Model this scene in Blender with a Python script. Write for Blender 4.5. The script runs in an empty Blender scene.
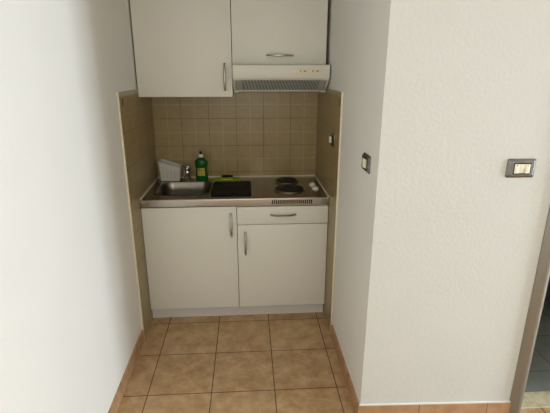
import bpy, bmesh, math
from mathutils import Vector, Matrix
COL = bpy.context.scene.collection
W = 1.22          # niche width
YF = -1.535       # plane of the facing plaster wall right of the niche
PI = math.pi

# ------------------------------------------------------------------ materials
def mat(name, col, rough=.5, metal=0., spec=.5, **k):
    m = bpy.data.materials.new(name); m.use_nodes = True
    b = m.node_tree.nodes['Principled BSDF']
    b.inputs['Base Color'].default_value = (*col, 1)
    b.inputs['Roughness'].default_value = rough
    b.inputs['Metallic'].default_value = metal
    b.inputs['Specular IOR Level'].default_value = spec
    for kk, v in k.items(): b.inputs[kk.replace('_', ' ')].default_value = v
    return m
class NT:
    def __init__(s, m): s.m = m; s.t = m.node_tree; s.b = s.t.nodes['Principled BSDF']; s.co = s.n('ShaderNodeTexCoord').outputs['Object']
    def n(s, typ, **k):
        x = s.t.nodes.new(typ)
        for a, v in k.items(): setattr(x, a, v)
        return x
    def l(s, a, b): s.t.links.new(a, b)
    def val(s, i, v):
        if isinstance(v, bpy.types.NodeSocket): s.l(v, i)
        else: i.default_value = v
    def math(s, op, a, b=0., c=None):
        x = s.n('ShaderNodeMath', operation=op); s.val(x.inputs[0], a); s.val(x.inputs[1], b)
        if c is not None: s.val(x.inputs[2], c)
        return x.outputs[0]
    def sep(s, v=None):
        x = s.n('ShaderNodeSeparateXYZ'); s.l(v or s.co, x.inputs[0]); return x.outputs
    def noise(s, scale, detail=3, rough=.5, vec=None):
        x = s.n('ShaderNodeTexNoise'); s.l(vec or s.co, x.inputs['Vector'])
        x.inputs['Scale'].default_value = scale; x.inputs['Detail'].default_value = detail; x.inputs['Roughness'].default_value = rough
        return x.outputs['Fac']
    def ramp(s, f, stops):
        x = s.n('ShaderNodeValToRGB'); s.l(f, x.inputs[0]); e = x.color_ramp.elements
        while len(e) < len(stops): e.new(.5)
        for q, (p, c) in zip(e, stops): q.position = p; q.color = (*c, 1)
        return x.outputs[0]
    def mix(s, f, a, b, mode='MIX'):
        x = s.n('ShaderNodeMix', data_type='RGBA', blend_type=mode)
        s.val(x.inputs[0], f)
        for i, v in ((6, a), (7, b)):
            if isinstance(v, bpy.types.NodeSocket): s.l(v, x.inputs[i])
            else: x.inputs[i].default_value = (*v, 1)
        return x.outputs[2]
    def bump(s, h, strength, dist):
        x = s.n('ShaderNodeBump'); s.l(h, x.inputs['Height']); x.inputs['Strength'].default_value = strength; x.inputs['Distance'].default_value = dist
        s.l(x.outputs[0], s.b.inputs['Normal'])
    def line(s, c, phase, pitch, half):   # 1 on a joint line, 0 elsewhere
        t = s.math('DIVIDE', s.math('SUBTRACT', c, phase), pitch)
        f = s.math('FRACT', t); d = s.math('MULTIPLY', s.math('MINIMUM', f, s.math('SUBTRACT', 1., f)), pitch)
        return s.math('LESS_THAN', d, half)
    def cell(s, c, phase, pitch):
        return s.math('FLOOR', s.math('DIVIDE', s.math('SUBTRACT', c, phase), pitch))

def plaster(name, col, bs, scale):
    m = mat(name, col, .85, spec=.2); t = NT(m)
    n1 = t.noise(scale, 4, .6); n2 = t.noise(3, 2)
    t.l(t.mix(n2, tuple(c*.97 for c in col), tuple(min(1, c*1.03) for c in col)), t.b.inputs['Base Color'])
    t.bump(n1, bs, .004); return m
M = {}
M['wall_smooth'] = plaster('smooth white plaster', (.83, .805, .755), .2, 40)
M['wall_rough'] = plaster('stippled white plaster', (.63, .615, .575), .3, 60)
M['ceil'] = plaster('ceiling paint', (.8, .79, .76), .1, 40)

def floor_mat():
    m = mat('terracotta floor tiles', (.5, .3, .15), .38); t = NT(m); x, y, z = t.sep()
    n1 = t.noise(11, 8, .72); n2 = t.noise(34, 4, .6)
    cx = t.cell(x, .137, .339); cy = t.cell(y, -.63, .339)
    w = t.n('ShaderNodeTexWhiteNoise', noise_dimensions='2D'); cb = t.n('ShaderNodeCombineXYZ'); t.l(cx, cb.inputs[0]); t.l(cy, cb.inputs[1]); t.l(cb.outputs[0], w.inputs['Vector'])
    base = t.ramp(n1, [(.32, (.32, .185, .080)), (.45, (.47, .295, .145)), (.55, (.57, .375, .20)), (.68, (.68, .49, .285))])
    c = t.mix(t.math('MULTIPLY', n2, .45), base, (.27, .145, .06), 'MIX')
    c = t.mix(t.math('MULTIPLY', w.outputs['Value'], .22), c, (.68, .46, .26))
    g = t.math('MAXIMUM', t.line(x, .137, .339, .0026), t.line(y, -.63, .339, .0026))
    t.l(t.mix(g, c, (.11, .06, .035)), t.b.inputs['Base Color'])
    t.l(t.math('MULTIPLY_ADD', g, .5, .36), t.b.inputs['Roughness'])
    t.bump(t.math('SUBTRACT', t.math('MULTIPLY', n1, .25), g), .5, .002); return m
M['floor'] = floor_mat()
def base_mat(axis, phase):
    m = mat('terracotta skirting tile', (.5, .3, .15), .4); t = NT(m); s = t.sep(); n1 = t.noise(14, 5, .6)
    base = t.ramp(n1, [(.3, (.35, .19, .095)), (.55, (.46, .265, .135)), (.75, (.54, .34, .19))])
    g = t.line(s[axis], phase, .339, .002)
    t.l(t.mix(g, base, (.14, .08, .05)), t.b.inputs['Base Color']); return m
M['baseX'] = base_mat(0, 1.51); M['baseY'] = base_mat(1, -.97)
def wall_tile(axis, phase):
    m = mat('beige wall tile', (.4, .33, .2), .3, spec=.4); t = NT(m); s = t.sep(); u = s[axis]; z = s[2]
    g = t.math('MAXIMUM', t.line(u, phase, .2, .0016), t.line(z, .11, .2, .0016))
    li = t.math('MAXIMUM', t.line(u, phase + .1, .2, .0026), t.line(z, .21, .2, .0026))
    ln = t.math('MULTIPLY', li, .30)
    n = t.noise(28, 4, .6); n2 = t.noise(90, 2, .5)
    base = t.ramp(n, [(.3, (.300, .220, .094)), (.7, (.345, .258, .118))])
    base = t.mix(t.math('MULTIPLY', n2, .15), base, (.25, .17, .09))
    c = t.mix(ln, base, (.56, .47, .31)); c = t.mix(g, c, (.13, .095, .055))
    top = t.math('GREATER_THAN', z, 1.508)
    c = t.mix(top, c, (.40, .325, .19))
    t.l(c, t.b.inputs['Base Color']); t.bump(t.math('SUBTRACT', 1., g), .4, .0015); return m
M['tileX'] = wall_tile(0, .2126); M['tileY'] = wall_tile(1, -.02)
M['tile_trim'] = mat('cream tile edge trim', (.76, .69, .53), .45)
M['seal'] = mat('cream sealing strip', (.66, .59, .44), .5)
M['caulk'] = mat('white caulk', (.85, .83, .8), .6)
def lam(name, col, r=.42):
    m = mat(name, col, r, spec=.35); t = NT(m); n = t.noise(2.5, 2)
    t.l(t.mix(n, tuple(c*.97 for c in col), tuple(c*1.03 for c in col)), t.b.inputs['Base Color']); return m
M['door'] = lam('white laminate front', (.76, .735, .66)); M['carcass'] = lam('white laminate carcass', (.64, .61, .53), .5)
M['plinth'] = lam('grey white plinth board', (.60, .575, .54), .5)
M['dark'] = mat('dark gap edge', (.03, .028, .025), .7)
def steel():
    m = mat('brushed stainless steel', (.40, .365, .315), .3, 1.); t = NT(m)
    mp = t.n('ShaderNodeMapping'); mp.inputs['Scale'].default_value = (4, 160, 160); t.l(t.co, mp.inputs[0])
    n = t.noise(1.5, 3, .6, mp.outputs[0])
    t.l(t.math('MULTIPLY_ADD', n, .06, .2), t.b.inputs['Roughness']); t.bump(n, .015, .0004); return m
M['steel'] = steel()
M['basin'] = mat('satin steel bowl', (.24, .22, .19), .3, 1.)
M['chrome'] = mat('chrome', (.6, .6, .6), .12, 1.)
M['handle'] = mat('satin grey handle metal', (.46, .44, .41), .32, 1.)
M['iron'] = mat('black cast iron', (.006, .0055, .005), .5, spec=.3)
M['black_plastic'] = mat('black ribbed plastic', (.008, .008, .008), .55, spec=.25)
M['black'] = mat('black', (.006, .006, .006), .8, spec=.1)
M['white_plastic'] = mat('white plastic', (.78, .78, .76), .4)
M['drainer_plastic'] = mat('milky white plastic', (.62, .60, .54), .45)
M['grey_slot'] = mat('grey slot', (.42, .40, .36), .6)
M['cream_plastic'] = mat('cream plastic', (.76, .69, .53), .4)
M['hood'] = mat('off white painted hood', (.72, .70, .61), .4)
M['hood_frame'] = mat('hood underside frame', (.62, .61, .53), .45)
M['filter'] = mat('aluminium filter mesh', (.30, .32, .315), .5, .35)
M['filter_rib'] = mat('aluminium filter rib', (.52, .54, .53), .4, .35)
M['brown'] = mat('brown decor', (.03, .015, .01), .5)
M['marking'] = mat('faded orange marking', (.45, .26, .12), .5)
M['gplate'] = mat('gunmetal switch plate', (.20, .19, .18), .2, .9)
M['ivory'] = mat('ivory switch key', (.78, .73, .56), .35)
M['red'] = mat('red dot', (.7, .08, .04), .4)
M['green_bottle'] = mat('translucent green soap', (.010, .13, .018), .14, spec=.6, Transmission_Weight=.3, IOR=1.35)
M['label_y'] = mat('yellow label', (.50, .36, .04), .5)
M['label_g'] = mat('dark green print', (.03, .16, .03), .5)
M['lime'] = mat('lime green cloth', (.30, .50, .05), .9, spec=.1)
M['olive'] = mat('yellow sponge', (.50, .44, .05), .9, spec=.1)
M['pad'] = mat('dark scouring pad', (.010, .022, .012), .95, spec=.1)
M['jamb'] = mat('grey painted metal door casing', (.34, .325, .295), .36, .8)
M['porcelain'] = mat('white porcelain', (.75, .75, .72), .15)
M['glassframe'] = mat('white window frame', (.8, .8, .79), .4)
def stone():
    m = mat('beige stone sill', (.5, .45, .33), .35); t = NT(m); n = t.noise(22, 6, .7)
    t.l(t.ramp(n, [(.3, (.44, .36, .21)), (.5, (.60, .51, .33)), (.7, (.70, .61, .43))]), t.b.inputs['Base Color']); return m
M['stone'] = stone()
def bath_tile():
    m = mat('grey bathroom tile', (.2, .2, .19), .35); t = NT(m); x, y, z = t.sep()
    g = t.math('MAXIMUM', t.line(x, 2.115, .33, .002), t.line(y, -1.254, .33, .002))
    n = t.noise(12, 4, .6)
    c = t.ramp(n, [(.3, (.22, .23, .20)), (.7, (.28, .29, .255))])
    t.l(t.mix(g, c, (.05, .05, .05)), t.b.inputs['Base Color']); return m
M['bath'] = bath_tile()
M['bathwall'] = mat('grey green bathroom wall tile', (.17, .18, .15), .3)
def pane():
    m = bpy.data.materials.new('window pane'); m.use_nodes = True; t = m.node_tree; t.nodes.clear()
    o = t.nodes.new('ShaderNodeOutputMaterial'); mx = t.nodes.new('ShaderNodeMixShader'); mx.inputs[0].default_value = .06
    a = t.nodes.new('ShaderNodeBsdfTransparent'); g = t.nodes.new('ShaderNodeBsdfGlossy'); g.inputs['Roughness'].default_value = .02
    t.links.new(a.outputs[0], mx.inputs[1]); t.links.new(g.outputs[0], mx.inputs[2]); t.links.new(mx.outputs[0], o.inputs[0]); return m
M['pane'] = pane()

# ------------------------------------------------------------------ mesh helpers
class MB:
    def __init__(s): s.bm = bmesh.new()
    def box(s, x0, x1, y0, y1, z0, z1, bev=0, seg=2, mtx=None):
        r = bmesh.ops.create_cube(s.bm, size=1)
        vs = r['verts']
        for v in vs: v.co = Vector(((x0+x1)/2 + v.co.x*(x1-x0), (y0+y1)/2 + v.co.y*(y1-y0), (z0+z1)/2 + v.co.z*(z1-z0)))
        if bev:
            es = list({e for v in vs for e in v.link_edges})
            r = bmesh.ops.bevel(s.bm, geom=es, offset=bev, segments=seg, profile=.5, affect='EDGES')
            vs = list({v for f in r['faces'] for v in f.verts} | {v for v in vs if v.is_valid})
        if mtx:
            for v in vs: v.co = mtx @ v.co
        return s
    def loops(s, rings, closed=True, cap0=True, cap1=True):
        R = [[s.bm.verts.new(p) for p in r] for r in rings]
        n = len(R[0])
        for a, b in zip(R, R[1:]):
            for i in range(n if closed else n-1):
                j = (i+1) % n; s.bm.faces.new((a[i], a[j], b[j], b[i]))
        if cap0: s.bm.faces.new(R[0][::-1])
        if cap1: s.bm.faces.new(R[-1])
        return s
    def lathe(s, prof, c=(0, 0, 0), n=32, sx=1, sy=1, cap0=True, cap1=True):
        return s.loops([[(c[0]+r*sx*math.cos(2*PI*i/n), c[1]+r*sy*math.sin(2*PI*i/n), c[2]+z) for i in range(n)] for r, z in prof], True, cap0, cap1)
    def tube(s, pts, r, n=12, flat=(1, 1), up=(0, 0, 1)):
        pts = [Vector(p) for p in pts]; rings = []
        for i, p in enumerate(pts):
            d = (pts[min(i+1, len(pts)-1)] - pts[max(i-1, 0)]).normalized()
            a = d.cross(Vector(up))
            if a.length < 1e-4: a = d.cross(Vector((1, 0, 0)))
            a.normalize(); b = a.cross(d).normalized()
            rr = r[i] if isinstance(r, (list, tuple)) else r
            rings.append([p + a*rr*flat[0]*math.cos(2*PI*k/n) + b*rr*flat[1]*math.sin(2*PI*k/n) for k in range(n)])
        return s.loops(rings)
    def build(s, name, m, parent=None, loc=None, smooth=True):
        bmesh.ops.recalc_face_normals(s.bm, faces=s.bm.faces)
        me = bpy.data.meshes.new(name); s.bm.to_mesh(me); s.bm.free(); me.materials.append(M[m] if isinstance(m, str) else m)
        if smooth:
            for p in me.polygons: p.use_smooth = True
            me.set_sharp_from_angle(angle=math.radians(35))
        o = bpy.data.objects.new(name, me); COL.objects.link(o)
        if parent: o.parent = parent
        if loc: o.location = loc
        return o
def thing(name, label, cat, loc=(0, 0, 0), rz=0, group=None):
    o = bpy.data.objects.new(name, None); o.empty_display_size = .05; COL.objects.link(o)
    o.location = loc; o.rotation_euler = (0, 0, rz); o['label'] = label; o['category'] = cat
    if group: o['group'] = group
    return o
def tag(o, label, cat, group=None):
    o['label'] = label; o['category'] = cat
    if group: o['group'] = group
    return o
def struct(name, mb, m, label=None, smooth=False):
    o = mb.build(name, m, smooth=smooth); o['kind'] = 'structure'
    if label: o['label'] = label
    return o
def rrect(x0, x1, y0, y1, r, z, n=8):
    out = []
    for cx, cy, a in ((x1-r, y1-r, 0), (x0+r, y1-r, PI/2), (x0+r, y0+r, PI), (x1-r, y0+r, 3*PI/2)):
        for i in range(n+1):
            t = a + PI/2*i/n; out.append((cx+r*math.cos(t), cy+r*math.sin(t), z))
    return out

# ------------------------------------------------------------------ the room
RX, RY, RZ = 5.4, -4.6, 2.55
def bx(*a): return MB().box(*a)
fl = MB(); fl.box(0, W, YF, 0, -.06, 0); fl.box(0, RX, RY, YF, -.06, 0); fl.box(2.03, 2.75, YF, YF+.015, -.06, 0)
struct('floor', fl, 'floor', 'terracotta tiled floor with dark joints')
ce = MB(); ce.box(-.12, RX+.12, RY-.12, .12, RZ, RZ+.1)
struct('ceiling', ce, 'ceil')
struct('wall_back', bx(-.12, W+.1, 0, .12, 0, RZ), 'wall_smooth')
struct('wall_left', bx(-.12, 0, RY, 0, 0, RZ), 'wall_smooth', 'long white plaster wall at the left')
DX0, DX1, DZ = 2.03, 2.75, 2.02      # bathroom doorway
TH = .12
wf = MB(); wf.box(W+.1, DX0, YF, YF+TH, 0, RZ); wf.box(DX1, RX+.1, YF, YF+TH, 0, RZ); wf.box(DX0, DX1, YF, YF+TH, DZ, RZ)
# the rough plaster wraps round to the corner
wf.box(W, W+.1, YF, YF+.004, 0, RZ)
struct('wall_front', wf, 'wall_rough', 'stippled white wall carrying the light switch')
struct('wall_niche', bx(W, W+.1, YF+.004, 0, 0, RZ), 'wall_smooth', 'white side wall right of the kitchen')
# right wall with a balcony window, rear wall opened for an added fill window
WY0, WY1, WZ0, WZ1 = -3.4, -2.16, .25, 2.2
wr = MB(); wr.box(RX, RX+.12, RY, WY0, 0, RZ); wr.box(RX, RX+.12, WY1, YF+TH, 0, RZ)
wr.box(RX, RX+.12, WY0, WY1, 0, WZ0); wr.box(RX, RX+.12, WY0, WY1, WZ1, RZ)
struct('wall_right', wr, 'wall_smooth')
BX0, BX1, BZ0, BZ1 = .2, 1.2, .95, 2.15
wb = MB(); wb.box(-.12, BX0, RY-.12, RY, 0, RZ); wb.box(BX1, RX+.12, RY-.12, RY, 0, RZ); wb.box(BX0, BX1, RY-.12, RY, 0, BZ0); wb.box(BX0, BX1, RY-.12, RY, BZ1, RZ)
struct('wall_rear', wb, 'wall_smooth')
def window(name, horiz, a0, a1, z0, z1, c):
    f = MB(); t = .05
    def b(p0, p1, q0, q1):
        if horiz: f.box(p0, p1, c-.03, c+.03, q0, q1, .004)
        else: f.box(c-.03, c+.03, p0, p1, q0, q1, .004)
    b(a0, a0+t, z0, z1); b(a1-t, a1, z0, z1); b(a0+t, a1-t, z0, z0+t); b(a0+t, a1-t, z1-t, z1)
    m = (a0+a1)/2; b(m-.03, m+.03, z0+t, z1-t)
    o = struct(name, f, 'glassframe')
    p = MB()
    if horiz: p.box(a0+t, a1-t, c-.003, c+.003, z0+t, z1-t)
    else: p.box(c-.003, c+.003, a0+t, a1-t, z0+t, z1-t)
    p.build('pane', 'pane', o, smooth=False)
window('window_1', False, WY0, WY1, WZ0, WZ1, RX+.07)
window('window_fill', True, BX0, BX1, BZ0, BZ1, RY-.07)  # added window behind the camera, invented to house the soft fill

# bathroom behind the doorway
BB = -.45
struct('trim_1', bx(DX0, DX1, YF+.015, YF+TH, 0, .006), 'stone', 'beige veined stone threshold of the doorway')
bf = MB(); bf.box(W+.22, 3.4, YF+TH-.004, BB, -.05, .003); struct('floor_bathroom', bf, 'bath', 'grey tiled bathroom floor beyond the doorway')
fill = MB(); fill.box(DX0, DX1, YF+.015, YF+TH, -.06, 0); struct('trim_2', fill, 'dark')
struct('wall_bathroom_back', bx(W+.22, 3.4, BB, BB+.1, 0, RZ), 'bathwall')
struct('wall_bathroom_left', bx(W+.12, W+.22, YF+TH, BB+.1, 0, RZ), 'bathwall')
struct('wall_bathroom_right', bx(3.4, 3.5, YF+TH, BB+.1, 0, RZ), 'bathwall')
# door casing: grey metal with a rounded nose, both jambs and head
def casing():
    root = bpy.data.objects.new('door_1', None); COL.objects.link(root); root['kind'] = 'structure'; root['label'] = 'grey metal casing around the bathroom doorway'
    def prof(sgn, x):   # cross section in XY, x = wall-side outer edge
        pts = [(0, 0), (0, -.004), (.002, -.007), (.026, -.024)]
        for i in range(9):
            a = -PI/7 + (PI/2+PI/7)*i/8; pts.append((.0350 + .0220*math.sin(a), -.0060 - .0220*math.cos(a)))
        pts += [(.057, .12), (.049, .12), (.049, 0)]
        return [(x + sgn*px, YF + py) for px, py in pts]
    for sgn, x in ((1, 1.963), (-1, DX1+.064)):
        p = prof(sgn, x); MB().loops([[(a, b, z) for a, b in p] for z in (0, DZ+.06)]).build('jamb', 'jamb', root)
    MB().box(1.966, DX1+.063, YF-.026, YF-.001, DZ-.01, DZ+.06, .006).build('head', 'jamb', root)
casing()
# skirting
def skirting(name, x0, x1, y0, y1, m, caulk=None):
    hh = .086 if caulk else .080
    o = struct(name, bx(x0, x1, y0, y1, 0, hh), m, None)
    if caulk: MB().box(*caulk, hh, hh+.006).build('caulk', 'caulk', o, smooth=False)
skirting('baseboard_left', 0, .011, RY, -.815, 'baseY')
skirting('baseboard_niche', W-.012, W, YF, -.835, 'baseY')
skirting('baseboard_front', W-.012, 1.966, YF-.011, YF, 'baseX', (W-.006, 1.966, YF-.007, YF))
# wall tiling of the kitchen corner, with its cream edge trims
TT = 1.532
b = struct('trim_tiling_back', bx(.008, W-.008, -.008, 0, 0, TT), 'tileX', 'beige tiled splashback with a raised light cross on each tile')
l = struct('trim_tiling_left', bx(0, .008, -.80, 0, 0, TT), 'tileY', 'beige wall tiling left of the kitchen')
r = struct('trim_tiling_right', bx(W-.008, W, -.815, 0, 0, TT), 'tileY', 'beige wall tiling right of the kitchen')
MB().box(0, .012, -.812, -.80, 0, TT+.004, .003).build('edge_trim', 'tile_trim', l)
MB().box(W-.012, W, -.83, -.815, 0, TT+.004, .003).build('edge_trim', 'tile_trim', r)
MB().box(.0079, .0092, -.742, -.725, 1.456, 1.498).build('decor_mark', 'brown', l, smooth=False)
MB().box(W-.0092, W-.0079, -.790, -.773, 1.458, 1.496).build('decor_mark', 'brown', r, smooth=False)

# ------------------------------------------------------------------ handles
def handle(parent, c, length, vertical, y):
    pts = []; rr = []
    n = 14
    for i in range(n+1):
        t = -1 + 2*i/n; off = t*length/2; d = .026*(1-abs(t)**3.2)
        pts.append((c[0], y-.003-d, c[1]+off) if vertical else (c[0]+off, y-.003-d, c[1])); rr.append(.0060 + .0028*(1-t*t) + (.002 if abs(t) > .92 else 0))
    mb = MB(); mb.tube(pts, rr, 10, (1.0, .8) if vertical else (.8, 1.0), (0, 1, 0))
    return mb.build('handle', 'handle', parent)

# ------------------------------------------------------------------ base cabinets
FY = -.580
def cabinet(name, label, x0, x1, z0, z1, yb, yf, group):
    t = thing(name, label, 'cabinet', ((x0+x1)/2, (yb+yf)/2, z0), 0, group)
    return t
def P(t, mb, name, m, smooth=True, parent=None):   # mesh given in world coordinates, parented under t
    o = mb.build(name, m, parent or t, smooth=smooth)
    return o
def shift(t):   # re-express world-coordinate part meshes in the thing's frame
    L = t.location
    for ch in t.children_recursive:
        ch.data.transform(Matrix.Translation(-L))
def carcass(x0, x1, z0, z1, yb, yf, top=True):
    m = MB(); s = .016
    m.box(x0, x0+s, yf, yb, z0, z1); m.box(x1-s, x1, yf, yb, z0, z1)
    m.box(x0+s, x1-s, yf, yb, z0, z0+s); m.box(x0+s, x1-s, yb-.006, yb, z0+s, z1)
    if top: m.box(x0+s, x1-s, yf, yb-.006, z1-s, z1)
    else: m.box(x0+s, x1-s, yf, yf+.06, z1-s, z1)
    return m
FT = .018
c = cabinet('base_cabinet', 'white base cabinet with one tall door, standing under the sink', .013, .614, 0, .815, -.03, FY+FT, 'white laminate base cabinets')
P(c, carcass(.015, .613, .083, .815, -.012, FY+FT+.001, False), 'body', 'carcass', False)
P(c, MB().box(.0105, .614, -.550, -.534, 0, .081), 'plinth', 'plinth', False)
d = P(c, MB().box(.0105, .6125, FY, FY+FT, .084, .812, .0015), 'door', 'door')
handle(d, (.577, .688), .162, True, FY)
shift(c)
c = cabinet('base_cabinet', 'white base cabinet with a drawer above its door, standing under the hob', .617, 1.207, 0, .815, -.03, FY+FT, 'white laminate base cabinets')
P(c, carcass(.615, 1.203, .083, .815, -.012, FY+FT+.001, False), 'body', 'carcass', False)
P(c, MB().box(.6145, 1.206, -.550, -.534, 0, .081), 'plinth', 'plinth', False)
d = P(c, MB().box(.6165, 1.209, FY, FY+FT, .084, .6845, .0015), 'door', 'door')
handle(d, (.666, .557), .162, True, FY)
d = P(c, MB().box(.6165, 1.209, FY, FY+FT, .6885, .808, .0015), 'drawer', 'door')
handle(d, (.915, .753), .160, False, FY)
shift(c)

# ------------------------------------------------------------------ steel worktop
HZ = .87
wt = thing('worktop', 'stainless steel worktop with pressed sink bowl and two electric hotplates', 'worktop', (.61, -.3, .82))
m = MB(); bm = m.bm
X0, X1, Y0, Y1 = .010, 1.2105, -.592, -.009
inner = rrect(.078, .432, -.500, -.150, .075, HZ)
outer = [(X0, Y0+.008, HZ), (X1, Y0+.008, HZ), (X1, Y1, HZ), (X0, Y1, HZ)]
def loop(pts):
    vs = [bm.verts.new(p) for p in pts]; es = [bm.edges.new((vs[i], vs[(i+1) % len(vs)])) for i in range(len(vs))]; return vs, es
vi, ei = loop(inner); vo, eo = loop(outer)
bmesh.ops.triangle_fill(bm, edges=ei+eo, use_beauty=True)
# rolled front edge, sides, back
def strip(A, B):
    bm.faces.new((A[0], A[1], B[1], B[0]))
prev = (vo[0], vo[1])
for k in range(1, 6):
    a = PI/2*k/5; y = Y0+.008-.008*math.sin(a); z = HZ-.008+.008*math.cos(a)
    cur = (bm.verts.new((X0, y, z)), bm.verts.new((X1, y, z))); strip(prev, cur); prev = cur
cur = (bm.verts.new((X0, Y0, .822)), bm.verts.new((X1, Y0, .822))); strip(prev, cur); prev = cur
cur = (bm.verts.new((X0, Y0+.012, .820)), bm.verts.new((X1, Y0+.012, .820))); strip(prev, cur)
for q in (0, 1):
    a = vo[0] if q == 0 else vo[1]; b_ = vo[3] if q == 0 else vo[2]; x = X0 if q == 0 else X1
    bm.faces.new((a, b_, bm.verts.new((x, Y1, .82)), bm.verts.new((x, Y0+.012, .82))))
top = P(wt, m, 'steel_top', 'steel')
# bowl: raised rim, walls and floor
m = MB()
def rr(off, z, r0=.075): return rrect(.078+off, .432-off, -.500+off, -.150-off, max(.02, r0-off), z)
m.loops([rr(-.016, HZ+.0004, .075), rr(-.010, HZ+.0026), rr(-.003, HZ+.0028), rr(.002, HZ+.0006), rr(.006, HZ-.008), rr(.012, HZ-.06), rr(.018, HZ-.12), rr(.028, HZ-.142), rr(.055, HZ-.150), rr(.13, HZ-.152)], True, False, True)
bowl = P(wt, m, 'sink_bowl', 'basin')
m = MB(); m.lathe([(.042, .0), (.042, .002), (.036, .003), (.03, -.0005), (.012, -.001), (.010, .004), (.002, .005)], (.255, -.325, HZ-.1515), 32)
P(wt, m, 'drain', 'chrome', parent=bowl)
# cream sealing strip
m = MB()
m.box(.0085, W-.0085, -.021, -.0085, HZ-.002, HZ+.010, .003); m.box(.0085, .019, -.590, -.021, HZ-.002, HZ+.009, .003); m.box(1.201, W-.0085, -.590, -.021, HZ-.002, HZ+.009, .003)
P(wt, m, 'sealing_strip', 'seal')['label'] = 'cream sealing strip along the tiles'
# ventilation slots in the front edge
m = MB()
for i in range(20):
    x = .841 + i*.0132; m.box(x, x+.0080, Y0-.0008, Y0+.0005, .829, .855, .0)
P(wt, m, 'vent_slots', 'black', False)
def hotplate(x, y, r):
    m = MB(); m.lathe([(r+.010, 0), (r+.010, .002), (r+.005, .008), (r+.002, .011), (r-.002, .0115), (r-.002, .004)], (x, y, HZ), 48, cap1=False)
    ring = P(wt, m, 'hotplate', 'basin'); ring['label'] = 'round hotplate with a bright steel ring'
    m = MB(); m.lathe([(r-.002, .004), (r-.002, .013), (r-.007, .0165), (r*.9, .0165), (r*.87, .0160), (r*.62, .0160), (r*.60, .0165), (r*.34, .0165), (r*.32, .0145), (.004, .0145)], (x, y, HZ), 48)
    P(wt, m, 'plate', 'iron', parent=ring)
hotplate(.971, -.182, .0775); hotplate(.969, -.405, .0970)
for x, y in ((1.146, -.292), (1.152, -.395)):
    m = MB(); m.lathe([(.023, 0), (.023, .003), (.021, .004), (.020, .012), (.018, .0145), (.003, .015)], (x, y, HZ), 28)
    m.box(x-.004, x+.004, y-.017, y+.017, HZ+.012, HZ+.020, .002)
    P(wt, m, 'knob', 'white_plastic')
shift(wt)

# ------------------------------------------------------------------ tap
t = thing('mixer_tap', 'small chrome mixer tap standing behind the sink bowl', 'tap', (.247, -.108, HZ))
TSC = 1.18
MB().lathe([(.026, .0), (.026, .005), (.021, .008), (.0195, .03), (.0195, .066), (.018, .07), (.004, .071)], n=28).build('body', 'chrome', t)
pts = [(0, -.012, .046), (.002, -.05, .056), (.004, -.09, .060), (.005, -.118, .056), (.005, -.13, .044)]
MB().tube(pts, [.012, .0115, .0105, .010, .0095], 14).build('spout', 'chrome', t)
lv = MB(); lv.lathe([(.019, .0725), (.0205, .078), (.0195, .09), (.014, .096), (.003, .098)], n=24); lv.tube([(.004, -.005, .088), (.010, -.03, .098), (.014, -.06, .108)], [.008, .0065, .006], 10, (1.2, .6)); lv.build('lever', 'chrome', t)

for ch in t.children: ch.data.transform(Matrix.Diagonal((TSC, TSC, 1.1, 1)))
# ------------------------------------------------------------------ cutlery drainer
t = thing('cutlery_drainer', 'white plastic cutlery drainer with a sloping rim, in the left corner behind the sink', 'cutlery holder', (.122, -.080, HZ))
def ztop(x):   # x in -.08 .. .08
    u = max(0, min(1, (x+.045)/.10)); s = u*u*(3-2*u); return .146 - .044*s - .004*max(0, -x-.05)/.03
rings = []
def dr(f, zf, off, dz=0.):
    w = .072 + .009*f; d = .045 + .006*f
    return [(x, y, (ztop(x)*zf if zf < 1 else ztop(x))+dz) for x, y, _ in rrect(-w-off, w+off, -d-off, d+off, .02, 0, 6)]
N = 6
out = [dr(k/N, k/N, 0) for k in range(N+1)]
m = MB(); m.loops([[(x, y, .0) for x, y, z in dr(0, 0, -.006)]] + [[(x, y, max(z, .004)) for x, y, z in out[0]]] + out[1:] + [dr(1, 1, .005, .001), dr(1, 1, .005, .005), dr(1, 1, -.002, .005), dr(.9, .98, -.0035)] + [dr(k/N, k/N, -.003) for k in (4, 2)] + [[(x, y, .006) for x, y, z in dr(.1, 0, -.003)]], True, True, True)
m.build('basket', 'drainer_plastic', t)
m = MB()
for x in (-.045, -.018, .010, .037):
    zt = ztop(x)-.03; m.box(x-.0022, x+.0022, -.0515, -.0440, .028, zt, 0)
# slots follow the slight flare of the front wall
for v in m.bm.verts: v.co.y = -.045 - .006*(v.co.z/ztop(v.co.x)) + (-.0006 if v.co.y < -.048 else .001)
m.build('drain_slots', 'grey_slot', t, smooth=False)

# ------------------------------------------------------------------ soap bottle
t = thing('soap_bottle', 'green dish soap bottle with yellow label and white cap', 'bottle', (.354, -.128, HZ))
prof = [(.034, 0), (.042, .003), (.0445, .012), (.0435, .04), (.040, .070), (.0385, .085), (.042, .108), (.0455, .128), (.045, .142), (.037, .154), (.022, .163), (.0155, .167), (.015, .173)]
m = MB(); m.lathe(prof, n=40, sy=.62); m.build('body', 'green_bottle', t)
MB().lathe([(.0165, .171), (.0165, .188), (.0145, .191), (.009, .193)], n=24).build('cap', 'white_plastic', t)
MB().lathe([(.0085, .192), (.008, .204), (.0075, .209), (.003, .211)], n=20).build('nozzle', 'pad', t)
def rad(z):
    for (r0, z0), (r1, z1) in zip(prof, prof[1:]):
        if z0 <= z <= z1: return r0 + (r1-r0)*(z-z0)/(z1-z0)
def patch(a0, a1, z0, z1, e):
    rings = []
    for k in range(9):
        z = z0+(z1-z0)*k/8; r = rad(z)+e
        rings.append([(r*math.cos(a0+(a1-a0)*i/14), r*.62*math.sin(a0+(a1-a0)*i/14) - e*.4, z) for i in range(15)])
    return MB().loops(rings, False, False, False)
lab = patch(PI*1.27, PI*1.71, .045, .098, .0008).build('label_patch', 'label_y', t)
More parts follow.
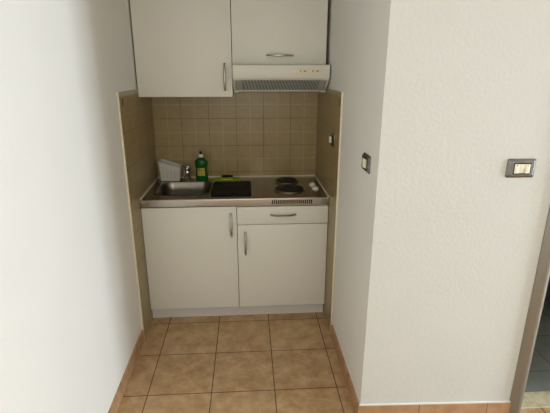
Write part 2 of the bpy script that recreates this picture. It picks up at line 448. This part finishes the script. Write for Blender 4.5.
for a0, a1, z0, z1 in ((1.33, 1.42, .078, .090), (1.46, 1.52, .070, .088), (1.55, 1.66, .079, .084), (1.36, 1.62, .056, .061)):
    patch(PI*a0, PI*a1, z0, z1, .0014).build('print', 'label_g', lab)

for ch in t.children_recursive: ch.data.transform(Matrix.Diagonal((1, 1, 1.045, 1)))
# ------------------------------------------------------------------ black tray, cloth, pad
t = thing('draining_tray', 'black ribbed plastic tray lying on the worktop between sink and hotplates', 'tray', (.577, -.367, HZ))
def tr(o, z, f=0): return rrect(-.130-o, .132+o, -.150-o, .165+o, .022, z, 5)
MB().loops([tr(-.006, .0), tr(0, .003), tr(.002, .014), tr(-.002, .016), tr(-.008, .015), tr(-.011, .007), tr(-.02, .006)], True, True, True).build('tray', 'black_plastic', t)
m = MB()
for i in range(19): x = -.108+i*.0122; m.box(x, x+.005, -.125, .14, .005, .0092, .0012, 1)
m.build('ribs', 'black_plastic', t)
def slab(x0, x1, y0, y1, z, amp, nx=20, ny=8, k=0.):
    m = MB(); R = []
    for side in (0, 1):
        g = []
        for j in range(ny+1):
            for i in range(nx+1):
                u = i/nx; v = j/ny
                e = min(u, 1-u, v, 1-v)*8; e = min(1, e)
                zz = z*(.75+.25*e) + amp*math.sin(9*u+k)*math.cos(5*v+2*k) if side else 0
                g.append(m.bm.verts.new((x0+(x1-x0)*u + .002*math.sin(7*v+k), y0+(y1-y0)*v+.002*math.sin(11*u+k), zz)))
        R.append(g)
    def idx(i, j): return j*(nx+1)+i
    for j in range(ny):
        for i in range(nx):
            for s in (0, 1): m.bm.faces.new([R[s][idx(*q)] for q in ((i, j), (i+1, j), (i+1, j+1), (i, j+1))])
    br = [(i, 0) for i in range(nx)] + [(nx, j) for j in range(ny)] + [(i, ny) for i in range(nx, 0, -1)] + [(0, j) for j in range(ny, 0, -1)]
    for a, b_ in zip(br, br[1:]+br[:1]): m.bm.faces.new((R[0][idx(*a)], R[0][idx(*b_)], R[1][idx(*b_)], R[1][idx(*a)]))
    return m
o = slab(-.098, .098, -.055, .055, .012, .0012).build('cleaning_cloth', 'lime', None, (.540, -.125, HZ))
tag(o, 'lime green folded cloth lying behind the black tray', 'cloth')
o = slab(-.045, .045, -.026, .026, .010, .0006, k=1).build('sponge', 'olive', None, (.535, -.138, HZ+.0135))
tag(o, 'flat olive yellow sponge lying on the lime green cloth', 'sponge')
o = slab(-.042, .042, -.018, .018, .016, .0005, k=2).build('scouring_pad', 'pad', None, (.535, -.088, HZ+.0135))
tag(o, 'dark green scouring pad on the cloth, against the tiles', 'scouring pad')

# ------------------------------------------------------------------ wall cabinets and hood
UY = -.370
c = cabinet('wall_cabinet', 'white wall cabinet with one tall door, hanging above the sink', .012, .603, 1.484, 2.2, -.01, UY+FT, 'white laminate wall cabinets')
P(c, carcass(.014, .602, 1.487, 2.2, -.009, UY+FT+.001), 'body', 'carcass', False)
d = P(c, MB().box(.0095, .6025, UY, UY+FT, 1.484, 2.198, .0015), 'door', 'door'); handle(d, (.557, 1.606), .162, True, UY); shift(c)
c = cabinet('wall_cabinet', 'white wall cabinet with a lift-up door, hanging above the extractor hood', .606, 1.197, 1.68, 2.2, -.01, UY+FT, 'white laminate wall cabinets')
P(c, carcass(.6055, 1.195, 1.682, 2.2, -.009, UY+FT+.001), 'body', 'carcass', False)
d = P(c, MB().box(.6065, 1.197, UY, UY+FT, 1.681, 2.198, .0015), 'door', 'door'); handle(d, (.904, 1.736), .162, False, UY); shift(c)

h = thing('extractor_hood', 'off-white slim extractor hood with grey slanted filter below its panel', 'extractor hood', (.91, -.22, 1.51))
hx0, hx1 = .608, 1.2095
m = MB(); pr = [(-.448, 1.676), (-.449, 1.672), (-.451, 1.604), (-.449, 1.600), (-.330, 1.517), (-.322, 1.512), (-.010, 1.512), (-.010, 1.6795), (-.444, 1.6795)]
m.loops([[(x, y, z) for y, z in pr] for x in (hx0, hx1)])
P(h, m, 'housing', 'hood')
m = MB(); m.box(.999, 1.166, -.4535, -.4500, 1.626, 1.657, .0012); cp = P(h, m, 'control_panel', 'cream_plastic'); cp['label'] = 'cream strip with two sliding switches'
for x in (1.026, 1.104):
    P(h, MB().box(x, x+.034, -.4555, -.4535, 1.633, 1.650, .0008), 'switch', 'cream_plastic', parent=cp)
    P(h, MB().box(x-.004, x+.003, -.4558, -.4533, 1.636, 1.648), 'switch_mark', 'marking', False, parent=cp)
    P(h, MB().box(x+.020, x+.036, -.4560, -.4533, 1.638, 1.646), 'switch_mark', 'marking', False, parent=cp)
# slanted grille: local frame u along x, v down the slope, n outward
p0 = Vector((0, -.449, 1.600)); p1 = Vector((0, -.330, 1.517)); sv = (p1-p0); SL = sv.length; sv.normalize(); sn = Vector((0, sv.z, -sv.y)); 
if sn.y > 0: sn = -sn
MT = Matrix(((1, 0, 0, 0), (0, sv.y, sn.y, p0.y), (0, sv.z, sn.z, p0.z), (0, 0, 0, 1)))   # (x, v, n)
m = MB()
for a in ((hx0+.002, hx1-.002, .004, .016), (hx0+.002, hx1-.002, SL-.016, SL-.003)): m.box(*a, .0, .006, .0015, 2, MT)
for a in ((hx0+.002, hx0+.016, .016, SL-.016), (hx1-.016, hx1-.002, .016, SL-.016)): m.box(*a, .0, .006, .0015, 2, MT)
gf = P(h, m, 'grille_frame', 'hood_frame')
P(h, MB().box(hx0+.016, hx1-.016, .016, SL-.016, .0, .0015, 0, 2, MT), 'filter', 'filter', False)
m = MB(); n = 25
for i in range(n):
    x = hx0+.060+i*(hx1-hx0-.125)/n; sh = .010+.022*(i/n)
    s = Matrix(((1, sh/.1*1.5, 0, 0), (0, 1, 0, 0), (0, 0, 1, 0), (0, 0, 0, 1)))
    m.box(x, x+.0095, .019, SL-.019, .0015, .0045, 0, 2, MT @ s)
P(h, m, 'filter_ribs', 'filter_rib', False)
for x in (hx0+.020, hx1-.058):
    lp = P(h, MB().box(x, x+.038, .018, SL-.018, .0016, .005, .0015, 2, MT), 'lamp_cover', 'filter_rib')
for x in (hx0+.004, hx1-.034):
    P(h, MB().box(x, x+.030, .002, .012, .006, .010, .001, 1, MT), 'clip', 'hood', parent=gf)
    P(h, MB().box(x, x+.030, SL-.012, SL-.001, .006, .011, .001, 1, MT), 'clip', 'hood', parent=gf)
shift(h)

# ------------------------------------------------------------------ switch plates
def switch_plate(name, label, mtx_loc, rz, keys, w=.059):
    """plate in local XZ, facing -Y; 120 x 80 mm"""
    t = thing(name, label, 'light switch', mtx_loc, rz)
    hh = .0395
    def rg(o, y): return [(x, y, z) for x, z, _ in rrect(-w+o, w-o, -hh+o, hh-o, max(.003, .008-o*.5), 0, 4)]
    def rin(y, o=0): return [(x, y, z) for x, z, _ in rrect(-.036+o, .036-o, -.024+o, .024-o, .003, 0, 4)]
    MB().loops([rg(0, 0), rg(0, -.003), rg(.010, -.0125), rg(.012, -.0130), rin(-.0125), rin(-.004, .001)], True, True, True).build('plate', 'gplate', t)
    fr = MB(); fr.loops([rin(-.004, .0012), rin(-.0132, .0012), rin(-.0132, .0035), rin(-.006, .0035)], True, True, True); fr.build('inner_frame', 'black', t)
    for x0, x1, tilt, y, dot in keys:
        k = MB(); k.box(x0, x1, -y, -.006, -.0195, .0195, .0015)
        for v in k.bm.verts:
            if v.co.y < -.0065: v.co.y += tilt*(v.co.z/.0195)
        ko = k.build('switch_key', 'ivory', t)
        if dot: MB().lathe([(.0022, -.0004), (.0022, .0006)], n=12).build('indicator_dot', dot, ko)
        if dot:
            o = ko.children[0]; o.data.transform(Matrix.Translation(((x0+x1)/2, -y+tilt*.6-.0001, .0125)) @ Matrix.Rotation(PI/2, 4, 'X'))
    return t
K3 = [(-.0325, -.0118, .0008, .0150, 'pad'), (-.0108, .0108, -.0008, .0128, None), (.0118, .0325, .0008, .0150, 'red')]
switch_plate('light_switch', 'gunmetal switch plate with ivory keys on the facing stippled wall, nearest the doorway', (1.808, YF, 1.266), 0, K3)
K1 = [(-.0325, -.0118, .001, .0125, None), (-.0108, .0108, -.001, .0205, None), (.0118, .0325, .001, .0125, None)]
switch_plate('light_switch', 'dark switch plate on the plain white side wall right of the kitchen', (W, -1.372, 1.256), -PI/2, K1, .054)
switch_plate('light_switch', 'dark switch plate mounted on the beige tiles right of the hob', (W-.008, -.615, 1.243), -PI/2, K1, .052)

# ------------------------------------------------------------------ toilet glimpsed through the doorway
t = thing('toilet', 'pale toilet pan glimpsed through the bathroom doorway at the right edge', 'toilet', (2.90, -.82, .003))
def el(cx, cy, rx, ry, z, n=28): return [(cx+rx*math.cos(2*PI*i/n), cy+ry*math.sin(2*PI*i/n), z) for i in range(n)]
MB().loops([el(0, .02, .12, .17, 0), el(0, .02, .115, .165, .02), el(0, .02, .10, .15, .12), el(0, 0, .13, .19, .26), el(0, -.02, .18, .24, .36), el(0, -.02, .185, .245, .39), el(0, -.02, .14, .20, .39), el(0, -.02, .10, .15, .28), el(0, 0, .05, .06, .22)]).build('bowl', 'porcelain', t)
MB().loops([el(0, -.02, .188, .25, .391), el(0, -.02, .19, .252, .40), el(0, -.02, .185, .247, .415), el(0, -.02, .16, .22, .42)]).build('seat_lid', 'porcelain', t)
MB().box(-.19, .19, .20, .365, .38, .76, .02).build('cistern', 'porcelain', t)

# the facing wall is built a touch out of square with the kitchen corner
_c = Matrix.Translation((W, YF, 0)); _rot = _c @ Matrix.Rotation(-.032, 4, 'Z') @ _c.inverted()
for o in list(COL.objects):
    if o.name in ('wall_front', 'baseboard_front', 'door_1', 'light_switch'): o.matrix_world = _rot @ Matrix.LocRotScale(o.location, o.rotation_euler, o.scale)
# ------------------------------------------------------------------ light
def area(name, loc, rot, sx, sy, power, col):
    d = bpy.data.lights.new(name, 'AREA'); d.shape = 'RECTANGLE'; d.size = sx; d.size_y = sy; d.energy = power; d.color = col
    o = bpy.data.objects.new(name, d); COL.objects.link(o); o.location = loc; o.rotation_euler = rot; return o
area('daylight_1', (RX+.16, (WY0+WY1)/2, (WZ0+WZ1)/2), (0, PI/2, 0), WZ1-WZ0, WY1-WY0, 250, (.82, .945, 1.06))
area('fill_light', ((BX0+BX1)/2, RY-.16, (BZ0+BZ1)/2), (PI/2, 0, 0), BX1-BX0, BZ1-BZ0, 34, (1.0, .93, .76))  # added warm fill from behind the camera, brightens the kitchen fronts
w = bpy.data.worlds.new('World'); bpy.context.scene.world = w; w.use_nodes = True
w.node_tree.nodes['Background'].inputs[0].default_value = (.75, .87, 1, 1); w.node_tree.nodes['Background'].inputs[1].default_value = .3

# ------------------------------------------------------------------ camera
yaw, pitch, roll, f = .0637, .3088, .0012, 427.67
fwd = Vector((math.sin(yaw)*math.cos(pitch), math.cos(yaw)*math.cos(pitch), -math.sin(pitch)))
rt = Vector((math.cos(yaw), -math.sin(yaw), 0)); up = rt.cross(fwd)
r2 = rt*math.cos(roll)+up*math.sin(roll); u2 = up*math.cos(roll)-rt*math.sin(roll)
cam = bpy.data.cameras.new('Camera'); co = bpy.data.objects.new('Camera', cam); COL.objects.link(co)
co.matrix_world = Matrix(((r2.x, u2.x, -fwd.x, .694), (r2.y, u2.y, -fwd.y, -3.2058), (r2.z, u2.z, -fwd.z, 1.6478), (0, 0, 0, 1)))
cam.sensor_fit = 'HORIZONTAL'; cam.sensor_width = 36; cam.lens = f*36/550; cam.clip_start = .05
sc = bpy.context.scene; sc.camera = co
sc.view_settings.view_transform = 'Standard'; sc.view_settings.look = 'None'; sc.view_settings.gamma = 1; sc.view_settings.use_curve_mapping = False
sc.view_settings.exposure = -.25
